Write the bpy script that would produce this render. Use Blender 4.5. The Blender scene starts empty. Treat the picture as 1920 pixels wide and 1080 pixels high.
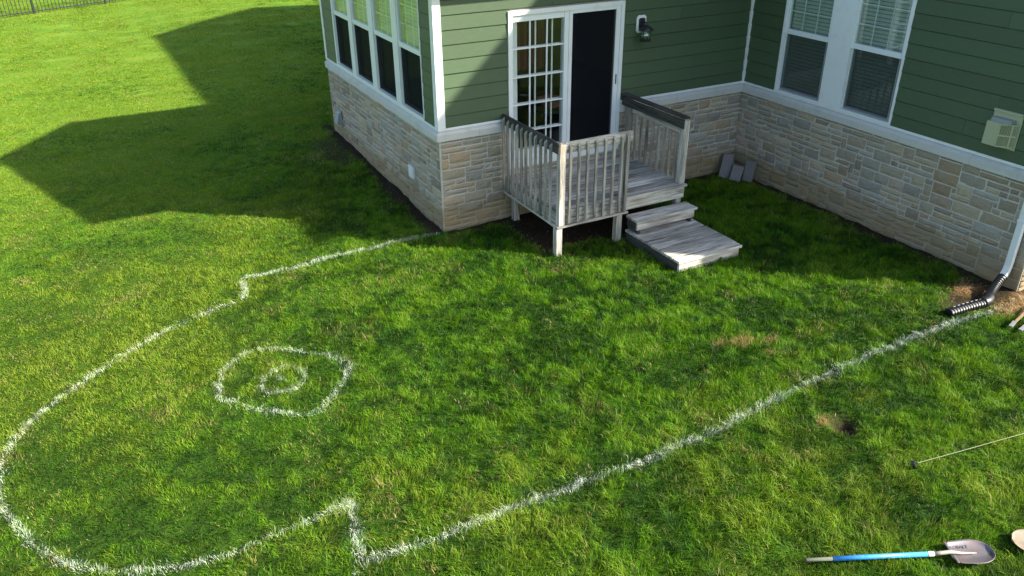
import bpy, bmesh, math, random
import numpy as np
from mathutils import Vector, Matrix
random.seed(7); RNG = np.random.default_rng(11)
S = bpy.context.scene; COL = S.collection
R = math.radians

# ---------------------------------------------------------------- camera
cd = bpy.data.cameras.new("Camera"); cam = bpy.data.objects.new("Camera", cd); COL.objects.link(cam)
CAMP = Vector((-4.1837, -9.9710, 4.7974)); yaw, pit, rol = 0.48759, -0.49000, -0.00893
fw = Vector((math.sin(yaw)*math.cos(pit), math.cos(yaw)*math.cos(pit), math.sin(pit)))
rt = Vector((math.cos(yaw), -math.sin(yaw), 0)); up = rt.cross(fw)
r2 = rt*math.cos(rol)+up*math.sin(rol); u2 = -rt*math.sin(rol)+up*math.cos(rol)
cam.matrix_world = Matrix(((r2.x,u2.x,-fw.x,CAMP.x),(r2.y,u2.y,-fw.y,CAMP.y),(r2.z,u2.z,-fw.z,CAMP.z),(0,0,0,1)))
cd.sensor_width = 36; cd.lens = 1517.64/1920*36; cd.clip_end = 2000; cd.clip_start = .05
S.camera = cam
# ---------------------------------------------------------------- sky and sun
SUN = Vector((1.09, -.90, 1.0)).normalized()
w = bpy.data.worlds.new("World"); S.world = w; w.use_nodes = True
nt = w.node_tree; bg = nt.nodes["Background"]
sky = nt.nodes.new("ShaderNodeTexSky"); sky.sky_type = 'NISHITA'; sky.sun_disc = False
sky.sun_elevation = math.asin(SUN.z); sky.sun_rotation = math.atan2(SUN.x, SUN.y)
sky.air_density = 1.0; sky.dust_density = 1.6; sky.ozone_density = 1.0
nt.links.new(sky.outputs[0], bg.inputs[0]); bg.inputs[1].default_value = 0.112
sl = bpy.data.lights.new("sun", 'SUN'); sl.energy = 5.0; sl.angle = R(1.0); sl.color = (1, .94, .83)
so = bpy.data.objects.new("sun", sl); COL.objects.link(so)
so.rotation_euler = SUN.to_track_quat('Z', 'Y').to_euler(); so.location = (20, -20, 25)
S.view_settings.view_transform = 'Standard'; S.view_settings.look = 'None'
S.view_settings.exposure = 1.55; S.view_settings.gamma = 1
try: S.cycles.max_bounces = 8; S.cycles.transparent_max_bounces = 24
except Exception: pass

# ---------------------------------------------------------------- materials
def mat(name, col=(.5,.5,.5), rough=.6, metal=0, spec=.5):
    m = bpy.data.materials.new(name); m.use_nodes = True; b = m.node_tree.nodes["Principled BSDF"]
    b.inputs["Base Color"].default_value = (*col, 1); b.inputs["Roughness"].default_value = rough
    b.inputs["Metallic"].default_value = metal; b.inputs["Specular IOR Level"].default_value = spec
    return m, m.node_tree, b
def node(t, kind, **kw):
    n = t.nodes.new(kind)
    for k, v in kw.items():
        if k in n.inputs: n.inputs[k].default_value = v
        else: setattr(n, k, v)
    return n
def ramp(t, fac, stops):
    n = t.nodes.new("ShaderNodeValToRGB"); e = n.color_ramp.elements
    while len(e) < len(stops): e.new(.5)
    for i, (p, c) in enumerate(stops): e[i].position = p; e[i].color = (*c, 1) if len(c) == 3 else c
    t.links.new(fac, n.inputs[0]); return n.outputs[0]
def noise(t, scale, detail=4, rough=.55, mapping=None, coord='Object', dist=0):
    tc = node(t, "ShaderNodeTexCoord"); mp = node(t, "ShaderNodeMapping")
    if mapping: mp.inputs["Scale"].default_value = mapping
    t.links.new(tc.outputs[coord], mp.inputs[0])
    n = node(t, "ShaderNodeTexNoise", Scale=scale, Detail=detail, Roughness=rough, Distortion=dist)
    t.links.new(mp.outputs[0], n.inputs["Vector"]); return n.outputs["Fac"]
def mix(t, a, b, fac, blend='MIX'):
    n = node(t, "ShaderNodeMix", data_type='RGBA', blend_type=blend)
    for s, i in ((fac, 0), (a, 6), (b, 7)):
        if hasattr(s, 'links'): t.links.new(s, n.inputs[i])
        else: n.inputs[i].default_value = s if i == 0 else (*s, 1)
    return n.outputs[2]
def bump(t, b, h, strength=.3, dist=.01):
    n = node(t, "ShaderNodeBump", Strength=strength, Distance=dist); t.links.new(h, n.inputs["Height"])
    t.links.new(n.outputs[0], b.inputs["Normal"]); return n

def m_paint(name, col, var=.12, rough=.5, grime=.3, gcol=(.35,.35,.3)):
    m, t, b = mat(name, col, rough)
    n1 = noise(t, 6, 6); n2 = noise(t, 45, 4)
    c = mix(t, tuple(c*(1-var) for c in col), col, n2)
    f = ramp(t, n1, [(.5,(0,0,0)),(.85,(grime,)*3)])
    t.links.new(mix(t, c, gcol, f), b.inputs["Base Color"]); bump(t, b, n2, .15, .002); return m
M_white = m_paint('white_trim', (.76,.77,.76), .06, .45, .25)
M_vinyl = m_paint('white_vinyl', (.74,.76,.76), .04, .35, .15)
M_ledge = m_paint('cast_stone', (.60,.585,.54), .2, .85, .6, (.33,.33,.30))
M_beige = m_paint('beige_plastic', (.40,.41,.26), .08, .5, .4, (.33,.33,.22))
M_galv  = m_paint('grey_metal', (.30,.33,.33), .25, .45, .4, (.18,.2,.2))
M_black = m_paint('black_metal', (.018,.02,.024), .3, .4, .2, (.04,.045,.05))

def m_siding():
    m, t, b = mat('green_siding', (.1,.14,.08), .5, 0, .35)
    ri = node(t, "ShaderNodeNewGeometry")
    g = noise(t, 7, 8, .65, (1,1,14)); g2 = noise(t, 1.2, 4)
    c = ramp(t, g, [(.3,(.042,.077,.036)),(.7,(.078,.120,.058))])
    c = mix(t, c, (.062,.093,.050), g2)
    v = node(t, "ShaderNodeMapRange"); v.inputs[3].default_value = .9; v.inputs[4].default_value = 1.1
    t.links.new(ri.outputs["Random Per Island"], v.inputs[0])
    h = node(t, "ShaderNodeHueSaturation"); t.links.new(c, h.inputs["Color"]); t.links.new(v.outputs[0], h.inputs["Value"])
    t.links.new(h.outputs[0], b.inputs["Base Color"]); bump(t, b, g, .35, .004); return m
M_siding = m_siding()
def splash(t, c):
    tc = node(t, "ShaderNodeTexCoord"); sx_ = node(t, "ShaderNodeSeparateXYZ"); t.links.new(tc.outputs["Object"], sx_.inputs[0])
    n = noise(t, 3.5, 6, .7); a = node(t, "ShaderNodeMath", operation='MULTIPLY_ADD'); a.inputs[1].default_value = -.55; t.links.new(n, a.inputs[0]); t.links.new(sx_.outputs[2], a.inputs[2])
    f = ramp(t, a.outputs[0], [(.0,(.62,)*3),(.16,(0,0,0))])
    return mix(t, c, (.27,.20,.085), f)
def m_stone():
    m, t, b = mat('rock_face_stone', (.4,.35,.28), .9, 0, .2)
    at = node(t, "ShaderNodeVertexColor", layer_name="col")
    n1 = noise(t, 26, 8, .7); n2 = noise(t, 90, 6, .75); n3 = noise(t, 1.6, 4)
    c = mix(t, at.outputs[0], (.50,.45,.37), ramp(t, n1, [(.50,(0,0,0)),(.75,(.4,)*3)]))
    c = mix(t, c, (.15,.115,.08), ramp(t, n2, [(.34,(.75,)*3),(.48,(0,0,0))]))
    c = mix(t, c, (.36,.35,.33), ramp(t, n3, [(.45,(0,0,0)),(.75,(.3,)*3)]))
    c = splash(t, c)
    t.links.new(c, b.inputs["Base Color"])
    ad = node(t, "ShaderNodeMath", operation='ADD'); t.links.new(n1, ad.inputs[0]); t.links.new(n2, ad.inputs[1])
    bump(t, b, ad.outputs[0], .9, .018); return m
M_stone = m_stone()
def m_mortar():
    m, t, b = mat('mortar', (.42,.41,.38), .95, 0, .2)
    n = noise(t, 60, 5, .7); t.links.new(splash(t, ramp(t, n, [(.3,(.46,.43,.37)),(.7,(.60,.57,.50))])), b.inputs["Base Color"])
    bump(t, b, n, .5, .006); return m
M_mortar = m_mortar()
def m_wood(axis, dark=0, name='weathered_wood'):
    m, t, b = mat(name+'_'+'xyz'[axis], (.5,.5,.5), .85, 0, .25)
    sc = [26, 26, 26]; sc[axis] = 1.6
    ri = node(t, "ShaderNodeNewGeometry")
    tc = node(t, "ShaderNodeTexCoord"); mp = node(t, "ShaderNodeMapping"); mp.inputs["Scale"].default_value = sc
    ml = node(t, "ShaderNodeMath", operation='MULTIPLY'); ml.inputs[1].default_value = 37
    t.links.new(ri.outputs["Random Per Island"], ml.inputs[0])
    cb = node(t, "ShaderNodeVectorMath", operation='ADD'); t.links.new(tc.outputs["Object"], cb.inputs[0]); t.links.new(ml.outputs[0], cb.inputs[1])
    t.links.new(cb.outputs[0], mp.inputs[0])
    ns = node(t, "ShaderNodeTexNoise", Scale=1.0, Detail=8, Roughness=.68, Distortion=.6); t.links.new(mp.outputs[0], ns.inputs["Vector"])
    mp2 = node(t, "ShaderNodeMapping"); s2 = [5,5,5]; s2[axis] = 1.1; mp2.inputs["Scale"].default_value = s2; t.links.new(cb.outputs[0], mp2.inputs[0])
    nb = node(t, "ShaderNodeTexNoise", Scale=1.4, Detail=6, Roughness=.6); t.links.new(mp2.outputs[0], nb.inputs["Vector"])
    lt = (.62-.45*dark, .59-.43*dark, .515-.375*dark); md = (.39-.285*dark, .352-.258*dark, .295-.215*dark)
    c = ramp(t, ns.outputs["Fac"], [(.33,(.085-.05*dark,.075-.045*dark,.065-.04*dark)),(.45,md),(.60,lt)])
    c = mix(t, c, (.13-.09*dark,.125-.085*dark,.115-.08*dark), ramp(t, nb.outputs["Fac"], [(.50-.1*dark,(0,0,0)),(.70,(.8,)*3)]))
    c = mix(t, c, (.34-.25*dark,.27-.2*dark,.18-.13*dark), ramp(t, nb.outputs["Fac"], [(.32,(.6,)*3),(.44,(0,0,0))]))
    v = node(t, "ShaderNodeMapRange"); v.inputs[3].default_value = .55; v.inputs[4].default_value = 1.2
    t.links.new(ri.outputs["Random Per Island"], v.inputs[0])
    h = node(t, "ShaderNodeHueSaturation"); t.links.new(c, h.inputs["Color"]); t.links.new(v.outputs[0], h.inputs["Value"])
    t.links.new(h.outputs[0], b.inputs["Base Color"]); bump(t, b, ns.outputs["Fac"], .7, .006); return m
WX, WY, WZ = m_wood(0), m_wood(1), m_wood(2); BZ = m_wood(2, .34, 'stained_wood')
DY = m_wood(1, 1.15, 'dark_weathered_wood'); DZ = m_wood(2, .55, 'dark_weathered_wood')

def m_glass(tr=(.84,.92,.87), ior=2.5):
    m = bpy.data.materials.new('window_glass'); m.use_nodes = True; t = m.node_tree; t.nodes.clear()
    o = node(t, "ShaderNodeOutputMaterial"); g = node(t, "ShaderNodeBsdfGlossy", Roughness=.015); g.inputs[0].default_value = (.95,1,.95,1)
    tb = node(t, "ShaderNodeBsdfTransparent"); tb.inputs[0].default_value = (*tr, 1)
    lw = node(t, "ShaderNodeLayerWeight", Blend=.5); mx = node(t, "ShaderNodeMixShader")
    pw = node(t, "ShaderNodeMath", operation='POWER'); pw.inputs[1].default_value = 5; t.links.new(lw.outputs["Facing"], pw.inputs[0])
    f0 = ((ior-1)/(ior+1))**2; ma = node(t, "ShaderNodeMath", operation='MULTIPLY_ADD'); ma.inputs[1].default_value = 1-f0; ma.inputs[2].default_value = f0
    t.links.new(pw.outputs[0], ma.inputs[0]); t.links.new(ma.outputs[0], mx.inputs[0]); t.links.new(tb.outputs[0], mx.inputs[1]); t.links.new(g.outputs[0], mx.inputs[2])
    t.links.new(mx.outputs[0], o.inputs[0]); return m
M_glass = m_glass(); M_glass_d = m_glass((.86,.90,.88), 1.55)
def m_screen(name, alpha, dc=(.020,.021,.024)):
    m = bpy.data.materials.new(name); m.use_nodes = True; t = m.node_tree; t.nodes.clear()
    o = node(t, "ShaderNodeOutputMaterial"); d = node(t, "ShaderNodeBsdfDiffuse"); d.inputs[0].default_value = (*dc, 1)
    tb = node(t, "ShaderNodeBsdfTransparent"); mx = node(t, "ShaderNodeMixShader"); mx.inputs[0].default_value = alpha
    t.links.new(tb.outputs[0], mx.inputs[1]); t.links.new(d.outputs[0], mx.inputs[2]); t.links.new(mx.outputs[0], o.inputs[0]); return m
M_screen = m_screen('insect_screen', .52); M_screenL = m_screen('dense_insect_screen', .80, (.009,.0095,.011)); M_screen2 = m_screen('insect_screen_door', .60, (.014,.0145,.018))
M_blind = m_paint('blind_slats', (.46,.50,.44), .05, .6, .1)
M_room = m_paint('interior_plaster', (.22,.21,.18), .05, .8, .1)
M_roomfloor = m_paint('interior_floor', (.05,.04,.03), .2, .4, .1)
M_red = m_paint("red_reflection", (.12,.003,.018), .3, .8, .1, (.03,.01,.01))  # for the added cloth that imitates a red reflection in the door glass
M_tan = m_paint('tan_wicker', (.28,.15,.06), .4, .7, .3)
def m_shingle():
    m, t, b = mat('roof_shingles', (.08,.075,.07), .9)
    n = noise(t, 14, 5); t.links.new(ramp(t, n, [(.3,(.05,.048,.045)),(.7,(.11,.10,.09))]), b.inputs["Base Color"]); bump(t, b, n, .5, .01); return m
M_roof = m_shingle()
def m_concrete():
    m, t, b = mat('grey_concrete', (.2,.19,.19), .9)
    n = noise(t, 55, 6, .7); t.links.new(ramp(t, n, [(.3,(.13,.113,.105)),(.7,(.25,.22,.205))]), b.inputs["Base Color"]); bump(t, b, n, .6, .006); return m
M_conc = m_concrete()
M_pipe, _t, _b = mat('black_plastic', (.009,.0095,.011), .42); bump(_t, _b, noise(_t, 40, 3), .2, .002)
M_blue, _t, _b = mat('blue_paint', (.035,.24,.58), .35)
_t.links.new(ramp(_t, noise(_t, 30, 5, .7), [(.3,(.03,.20,.50)),(.62,(.045,.28,.64)),(.75,(.35,.5,.62))]), _b.inputs["Base Color"])
M_grip = m_paint('worn_grip', (.09,.10,.075), .3, .8, .3, (.07,.08,.05))
def m_blade(name, a, b_, metal, rough):
    m, t, b = mat(name, a, rough, metal)
    n = noise(t, 9, 6, .6); n2 = noise(t, 70, 4)
    t.links.new(mix(t, ramp(t, n, [(.3,a),(.68,b_)]), (.2,.15,.1), ramp(t, n2, [(.6,(0,0,0)),(.8,(.5,)*3)])), b.inputs["Base Color"]); bump(t, b, n2, .2, .003); return m
M_steel = m_blade('scuffed_steel', (.13,.135,.16), (.20,.15,.14), .6, .45)
M_stamp = m_paint('stamped_steel', (.05,.05,.06), .2, .6, .1)
M_sock = m_paint('worn_socket', (.33,.30,.24), .2, .6, .3)
M_tip = m_paint('dull_tin', (.17,.18,.18), .2, .5, .3)
M_muddy = m_blade('muddy_steel', (.25,.205,.145), (.15,.115,.075), .1, .7)

def m_grass():
    m = bpy.data.materials.new('grass_blades'); m.use_nodes = True; t = m.node_tree; b = t.nodes["Principled BSDF"]; o = t.nodes["Material Output"]
    at = node(t, "ShaderNodeVertexColor", layer_name="col")
    t.links.new(at.outputs[0], b.inputs["Base Color"]); b.inputs["Roughness"].default_value = .55; b.inputs["Specular IOR Level"].default_value = .16
    tr = node(t, "ShaderNodeBsdfTranslucent"); t.links.new(at.outputs[0], tr.inputs[0]); mx = node(t, "ShaderNodeMixShader"); mx.inputs[0].default_value = .38
    t.links.new(b.outputs[0], mx.inputs[1]); t.links.new(tr.outputs[0], mx.inputs[2]); t.links.new(mx.outputs[0], o.inputs[0]); return m
M_grass = m_grass()
def m_painted():
    m, t, b = mat('white_field_paint', (.7,.72,.66), .8, 0, .2)
    at = node(t, "ShaderNodeVertexColor", layer_name="col"); t.links.new(at.outputs[0], b.inputs["Base Color"]); return m
M_spray = m_painted()
def m_ground():
    m, t, b = mat('turf_and_soil', (.05,.07,.02), .95, 0, .1)
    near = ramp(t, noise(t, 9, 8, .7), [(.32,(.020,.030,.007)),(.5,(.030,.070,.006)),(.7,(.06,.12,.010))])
    far = ramp(t, noise(t, .5, 8, .7, (1,2.5,1)), [(.3,(.075,.175,.008)),(.5,(.13,.235,.013)),(.72,(.22,.29,.03))])  # far turf colour raised to carry its sun-facing brightness
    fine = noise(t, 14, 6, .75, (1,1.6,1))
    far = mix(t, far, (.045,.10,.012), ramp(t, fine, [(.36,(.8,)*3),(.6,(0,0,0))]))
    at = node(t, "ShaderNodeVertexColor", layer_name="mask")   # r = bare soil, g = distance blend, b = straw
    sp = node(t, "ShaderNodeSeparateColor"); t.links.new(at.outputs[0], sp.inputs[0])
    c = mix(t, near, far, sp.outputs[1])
    soil = ramp(t, noise(t, 30, 8, .75), [(.3,(.010,.007,.005)),(.5,(.028,.018,.011)),(.72,(.075,.05,.03))])
    c = mix(t, c, soil, sp.outputs[0])
    straw = ramp(t, noise(t, 38, 8, .8), [(.32,(.03,.02,.01)),(.5,(.15,.075,.028)),(.7,(.30,.20,.10))])
    c = mix(t, c, straw, sp.outputs[2])
    t.links.new(c, b.inputs["Base Color"]); bump(t, b, noise(t, 22, 8, .75), .8, .03); return m
M_ground = m_ground()

# ---------------------------------------------------------------- helpers
def tag(o, label=None, cat=None, group=None, kind=None):
    for k, v in (('label', label), ('category', cat), ('group', group), ('kind', kind)):
        if v: o[k] = v
    return o
def empty(name, loc=(0,0,0), rz=0):
    o = bpy.data.objects.new(name, None); COL.objects.link(o); o.location = loc; o.rotation_euler = (0,0,rz); o.empty_display_size = .2; return o
def obj(name, bm, m, parent=None, smooth=False, bevel=0):
    me = bpy.data.meshes.new(name); bmesh.ops.recalc_face_normals(bm, faces=bm.faces[:]); bm.to_mesh(me); bm.free(); me.materials.append(m)
    if smooth:
        for p in me.polygons: p.use_smooth = True
    o = bpy.data.objects.new(name, me); COL.objects.link(o)
    if parent is not None: o.parent = parent
    if bevel:
        b = o.modifiers.new('b', 'BEVEL'); b.width = bevel; b.segments = 2; b.limit_method = 'ANGLE'
    return o
def box(bm, x0, x1, y0, y1, z0, z1, M=None):
    vs = [Vector((x, y, z)) for x in (x0, x1) for y in (y0, y1) for z in (z0, z1)]
    if M: vs = [M @ v for v in vs]
    v = [bm.verts.new(c) for c in vs]
    for f in ((0,1,3,2),(4,6,7,5),(0,4,5,1),(2,3,7,6),(0,2,6,4),(1,5,7,3)): bm.faces.new([v[i] for i in f])
    return v
def bbox(name, m, parent, *dims, bevel=0):
    bm = bmesh.new()
    for d in dims: box(bm, *d)
    return obj(name, bm, m, parent, bevel=bevel)
def prism(bm, prof, a, b, frame):
    """extrude 2D profile (p,q) from a to b; frame(t,p,q)->Vector"""
    A = [bm.verts.new(frame(a,p,q)) for p,q in prof]; B = [bm.verts.new(frame(b,p,q)) for p,q in prof]; n = len(prof)
    for i in range(n): bm.faces.new((A[i],A[(i+1)%n],B[(i+1)%n],B[i]))
    bm.faces.new(A[::-1]); bm.faces.new(B)
def lathe(bm, prof, c, seg=20, M=None):
    rings = []
    for r_, z in prof:
        rg = []
        for i in range(seg):
            a = 2*math.pi*i/seg; p = Vector((r_*math.cos(a), r_*math.sin(a), z))
            p = (M @ p) if M else p + Vector(c)
            rg.append(bm.verts.new(p))
        rings.append(rg)
    for a, b in zip(rings, rings[1:]):
        for i in range(seg): bm.faces.new((a[i], a[(i+1)%seg], b[(i+1)%seg], b[i]))
    bm.faces.new(rings[0][::-1]); bm.faces.new(rings[-1])
def tube(bm, pts, rad, seg=10, sy=1.0, caps=True):
    pts = [Vector(p) for p in pts]; rings = []
    for i, p in enumerate(pts):
        d = (pts[min(i+1, len(pts)-1)]-pts[max(i-1, 0)]).normalized()
        s = d.cross(Vector((0,0,1))); s = s.normalized() if s.length > 1e-4 else Vector((1,0,0)); u_ = s.cross(d)
        r_ = rad[i] if isinstance(rad, (list, tuple)) else rad
        rings.append([bm.verts.new(p+s*r_*math.cos(2*math.pi*k/seg)+u_*r_*sy*math.sin(2*math.pi*k/seg)) for k in range(seg)])
    for a, b in zip(rings, rings[1:]):
        for k in range(seg): bm.faces.new((a[k], a[(k+1)%seg], b[(k+1)%seg], b[k]))
    if caps: bm.faces.new(rings[0][::-1]); bm.faces.new(rings[-1])

# numpy value noise
def vnoise(x, y, sc, seed):
    g = np.random.default_rng(seed).random((256, 256)); X = np.asarray(x)*sc+1000.0; Y = np.asarray(y)*sc+1000.0
    xi = np.floor(X).astype(int); yi = np.floor(Y).astype(int); fx = X-xi; fy = Y-yi
    fx = fx*fx*(3-2*fx); fy = fy*fy*(3-2*fy); a = xi % 256; b = yi % 256; a1 = (a+1) % 256; b1 = (b+1) % 256
    return (g[a,b]*(1-fx)+g[a1,b]*fx)*(1-fy)+(g[a,b1]*(1-fx)+g[a1,b1]*fx)*fy
def fbm(x, y, sc, seed, o=3):
    s = 0; k = 1; t_ = 0
    for i in range(o): s = s+k*vnoise(x, y, sc*2**i, seed+i*17); t_ += k; k *= .55
    return s/t_
def sstep(a, b, x): t_ = np.clip((x-a)/(b-a), 0, 1); return t_*t_*(3-2*t_)

# ---------------------------------------------------------------- key dimensions (metres)
HT, HB, LX, LY = 1.4876, 1.352, 5.433, 5.185      # siding start, ledge bottom, door wall length, window wall length
YR = -5.13; EXP = .188; XM = 19.6; YN = 11.9; ZM = 6.4  # wing end, siding exposure, main body extents and eave height
ZS = 3.62                                             # sunroom wall top
DECK = (1.0, 3.13, -1.52, 0)

def height(x, y):
    h = .028*np.clip(y, 0, 5.2)*sstep(-2.2, -.2, x)
    h = h+(fbm(x, y, 1.1, 5, 3)-.5)*.05
    bp = .35+.65*sstep(-5, 0, x-.25*y)*sstep(9, 3, y)
    h = h+bp*(fbm(x, y, 3.6, 15, 3)-.5)*.075
    r_ = np.hypot(x-1.5, y+5.98); h = h-.13*np.exp(-(r_/.11)**2)
    return h
# ---------------------------------------------------------------- bare soil mask
def soilmask(x, y):
    """0..1 bare soil, 0..1 straw"""
    n = fbm(x, y, 4.5, 31, 3)-.5
    d = np.full_like(x, 9.0)
    dl = np.where((y > -.05) & (y < LY+.3), np.abs(x), 9); d = np.minimum(d, np.where(x < 0, dl, 9))
    df = np.where((x > 0) & (x < LX), np.abs(y), 9); d = np.minimum(d, np.where(y < 0, df, 9))
    dr = np.where((y > YR) & (y < 0), np.abs(x-LX), 9); d = np.minimum(d, np.where(x < LX, dr, 9))
    ds = np.where((x > LX-.1), np.abs(y-YR), 9); d = np.minimum(d, np.where(y < YR, ds, 9))
    s = sstep(.30, .10, d+n*.35)
    # bare dirt strip along the walls; under the deck nothing grows
    u_ = np.minimum(np.minimum(x-.85, 3.3-x), np.minimum(y+1.42, .2-y)); s = np.maximum(s, sstep(-.05, .16, u_+n*.25))
    rp = np.hypot((x-5.15)/1.0, (y+4.98)/.42); s = np.maximum(s, sstep(1.1, .55, rp+n*.7)*.95)
    rh = np.hypot(x-1.5, y+5.98); s = np.maximum(s, sstep(.20, .09, rh+n*.14))
    rl = np.hypot((x+.35)/.5, (y-4.0)/.9); s = np.maximum(s, .8*sstep(1.2, .4, rl+n*.9))
    st = sstep(1.15, .5, np.hypot((x-5.2)/.55, (y+5.38)/.24)+n*.6)
    st = np.maximum(st, .85*sstep(1.1, .6, np.hypot((x-4.98)/.22, (y+4.78)/.17)+n*.6))
    for (cx, cy, rx) in ((1.43,-4.31,.12),(1.68,-4.42,.20),(1.95,-4.52,.14),(1.77,-4.72,.11),(1.36,-5.86,.09)):
        st = np.maximum(st, .75*sstep(1.2, .5, np.hypot((x-cx)/rx, (y-cy)/(rx*.6))+n*.8))
    return s, st

# ---------------------------------------------------------------- ground sheet
def axis(a, b, step, far):
    c = np.arange(a, b+1e-6, step); k = []; d = step; p = b
    while p < far: d *= 1.35; p += d; k.append(p)
    k2 = []; d = step; p = a
    while p > -far: d *= 1.35; p -= d; k2.append(p)
    return np.concatenate([k2[::-1], c, k])
xs = axis(-8.5, 7.5, .07, 320); ys = axis(-10, 9, .07, 320)
GX, GY = np.meshgrid(xs, ys, indexing='ij'); fx_, fy_ = GX.ravel(), GY.ravel()
near_ = (np.abs(fx_) < 40) & (np.abs(fy_) < 60)
fz_ = np.where(near_, height(fx_, fy_), 0.)
me = bpy.data.meshes.new('lawn_ground'); nX, nY = len(xs), len(ys)
me.vertices.add(nX*nY); me.vertices.foreach_set('co', np.stack([fx_, fy_, fz_], 1).ravel())
i0 = (np.arange(nX-1)[:,None]*nY+np.arange(nY-1)[None,:]).ravel()
q = np.stack([i0, i0+nY, i0+nY+1, i0+1], 1)
me.loops.add(q.size); me.loops.foreach_set('vertex_index', q.ravel().astype(np.int32))
me.polygons.add(len(q)); me.polygons.foreach_set('loop_start', np.arange(0, q.size, 4, dtype=np.int32))
me.update(calc_edges=True); me.polygons.foreach_set('use_smooth', np.ones(len(q), bool))
sm, st = soilmask(fx_, fy_); dcam = np.hypot(fx_-CAMP.x, fy_-CAMP.y)
ca = me.color_attributes.new('mask', 'FLOAT_COLOR', 'POINT')
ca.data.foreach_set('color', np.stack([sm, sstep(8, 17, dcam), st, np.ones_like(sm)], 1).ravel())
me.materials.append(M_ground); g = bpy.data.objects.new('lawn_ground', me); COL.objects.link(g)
tag(g, 'uneven back yard soil and turf under the grass', 'ground', kind='structure')

# ---------------------------------------------------------------- painted marks (polylines on the ground, metres)
PL = {
 'A': dict(p=[(-.12,-.03),(-.74,-.06),(-1.51,-.11),(-2.17,-.13),(-2.58,-.10),(-2.88,-.07),(-2.93,-.2),(-2.92,-.42),(-3.0,-.66)], w=.042, s=1.0,
   label='white sprayed line in the grass running from the left house corner to a small jog', ),
 'B': dict(p=[(-3.15,-.74),(-3.39,-.80),(-3.84,-.98),(-4.15,-1.17),(-4.42,-1.37),(-4.73,-1.58),(-5.0,-1.82),(-5.22,-2.03),(-5.41,-2.3),(-5.52,-2.55),(-5.58,-2.8),(-5.60,-3.05),(-5.57,-3.36),(-5.48,-3.65),(-5.36,-3.95),(-5.21,-4.22),(-5.03,-4.44),(-4.78,-4.64),(-4.49,-4.77),(-4.27,-4.83),(-3.99,-4.85),(-3.69,-4.83),(-3.43,-4.81),(-3.2,-4.80),(-3.02,-4.78)], w=.039, s=.8,
   label='long curved white sprayed line bulging to the left side of the lawn'),
 'C': dict(p=[(-2.98,-4.75),(-3.03,-4.99),(-3.08,-5.22),(-3.09,-5.44),(-2.76,-5.47),(-2.36,-5.49),(-1.71,-5.48),(-1.09,-5.49),(-.56,-5.53),(-.13,-5.52),(.41,-5.48),(1.0,-5.42),(1.76,-5.33),(2.4,-5.3),(3.28,-5.27),(3.81,-5.27),(4.46,-5.28),(4.95,-5.30),(5.3,-5.27)], w=.043, s=1.0,
   label='long straight white sprayed line crossing the foreground to the black drain pipe'),
 'D': dict(p=[(-3.67,-2.68),(-3.62,-2.41),(-3.49,-2.15),(-3.29,-1.99),(-3.08,-1.97),(-2.82,-2.09),(-2.58,-2.33),(-2.42,-2.55),(-2.36,-2.70),(-2.37,-2.84),(-2.46,-3.0),(-2.61,-3.18),(-2.83,-3.37),(-3.0,-3.4),(-3.17,-3.26),(-3.39,-3.06),(-3.56,-2.8),(-3.67,-2.68)], w=.036, s=.8,
   label='white sprayed circle on the lawn, the larger of the two rings'),
 'E': dict(p=[(-3.13,-2.90),(-3.22,-2.84),(-3.26,-2.74),(-3.22,-2.62),(-3.13,-2.52),(-3.03,-2.46),(-2.93,-2.46),(-2.85,-2.52),(-2.81,-2.62),(-2.82,-2.74),(-2.88,-2.86),(-3.0,-2.93),(-3.13,-2.90)], w=.034, s=.66,
   label='faint small white sprayed ring inside the larger sprayed circle'),
 'F': dict(p=[(-3.04,-2.64),(-3.03,-2.69)], w=.042, s=.95, label='small white paint dot at the centre of the sprayed circle'),
 'G': dict(p=[(-3.19,-5.51),(-3.18,-5.54)], w=.022, s=.9, label='tiny white paint dot below the corner of the foreground line'),
}
def catmull(p, n=5):
    P_ = np.array(p); P_ = np.vstack([2*P_[0]-P_[1], P_, 2*P_[-1]-P_[-2]]); out = []
    for i in range(1, len(P_)-2):
        a, b, c, d = P_[i-1:i+3]
        for k in range(n):
            t_ = k/n; out.append(.5*((2*b)+(c-a)*t_+(2*a-5*b+4*c-d)*t_*t_+(3*b-a-3*c+d)*t_**3))
    out.append(P_[-2]); return [tuple(q) for q in out]
for k_ in 'BDE': PL[k_]['p'] = catmull(PL[k_]['p'])
def pdist(x, y, P):
    d = np.full(x.shape, 99.); cov = np.zeros(x.shape); L = 0
    for (ax, ay), (bx, by) in zip(P, P[1:]):
        vx, vy = bx-ax, by-ay; l2 = vx*vx+vy*vy+1e-9
        t_ = np.clip(((x-ax)*vx+(y-ay)*vy)/l2, 0, 1); dd = np.hypot(x-ax-t_*vx, y-ay-t_*vy); d = np.minimum(d, dd)
    return d

# ---------------------------------------------------------------- grass blades
def inside_house(x, y):
    a = (x > -.01) & (y > -.01) & (y < LY+.01); b = (x > LX-.01) & (y > YR-.01) & (y < YN)
    return a | b
def frustum(x, y, mg=.12):
    X = np.stack([x-CAMP.x, y-CAMP.y, np.full_like(x, -CAMP.z)], 1)
    z = X@np.array(fw); a = (X@np.array(r2))/np.maximum(z, .01); b = (X@np.array(u2))/np.maximum(z, .01)
    k = 1517.64
    return (z > .5) & (np.abs(a) < 960/k+mg) & (b < 540/k+.03) & (b > -540/k-mg*.9)
def scatter(x0, x1, y0, y1, dens):
    n = int((x1-x0)*(y1-y0)*dens); return RNG.uniform(x0, x1, n), RNG.uniform(y0, y1, n)
D0 = 7000.
def dens_at(d): return np.clip((9.5/np.maximum(d, 9.5))**1.8, .10, 1)
bands = [(-9.5, 8.5, -11, 0.2), ]
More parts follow.
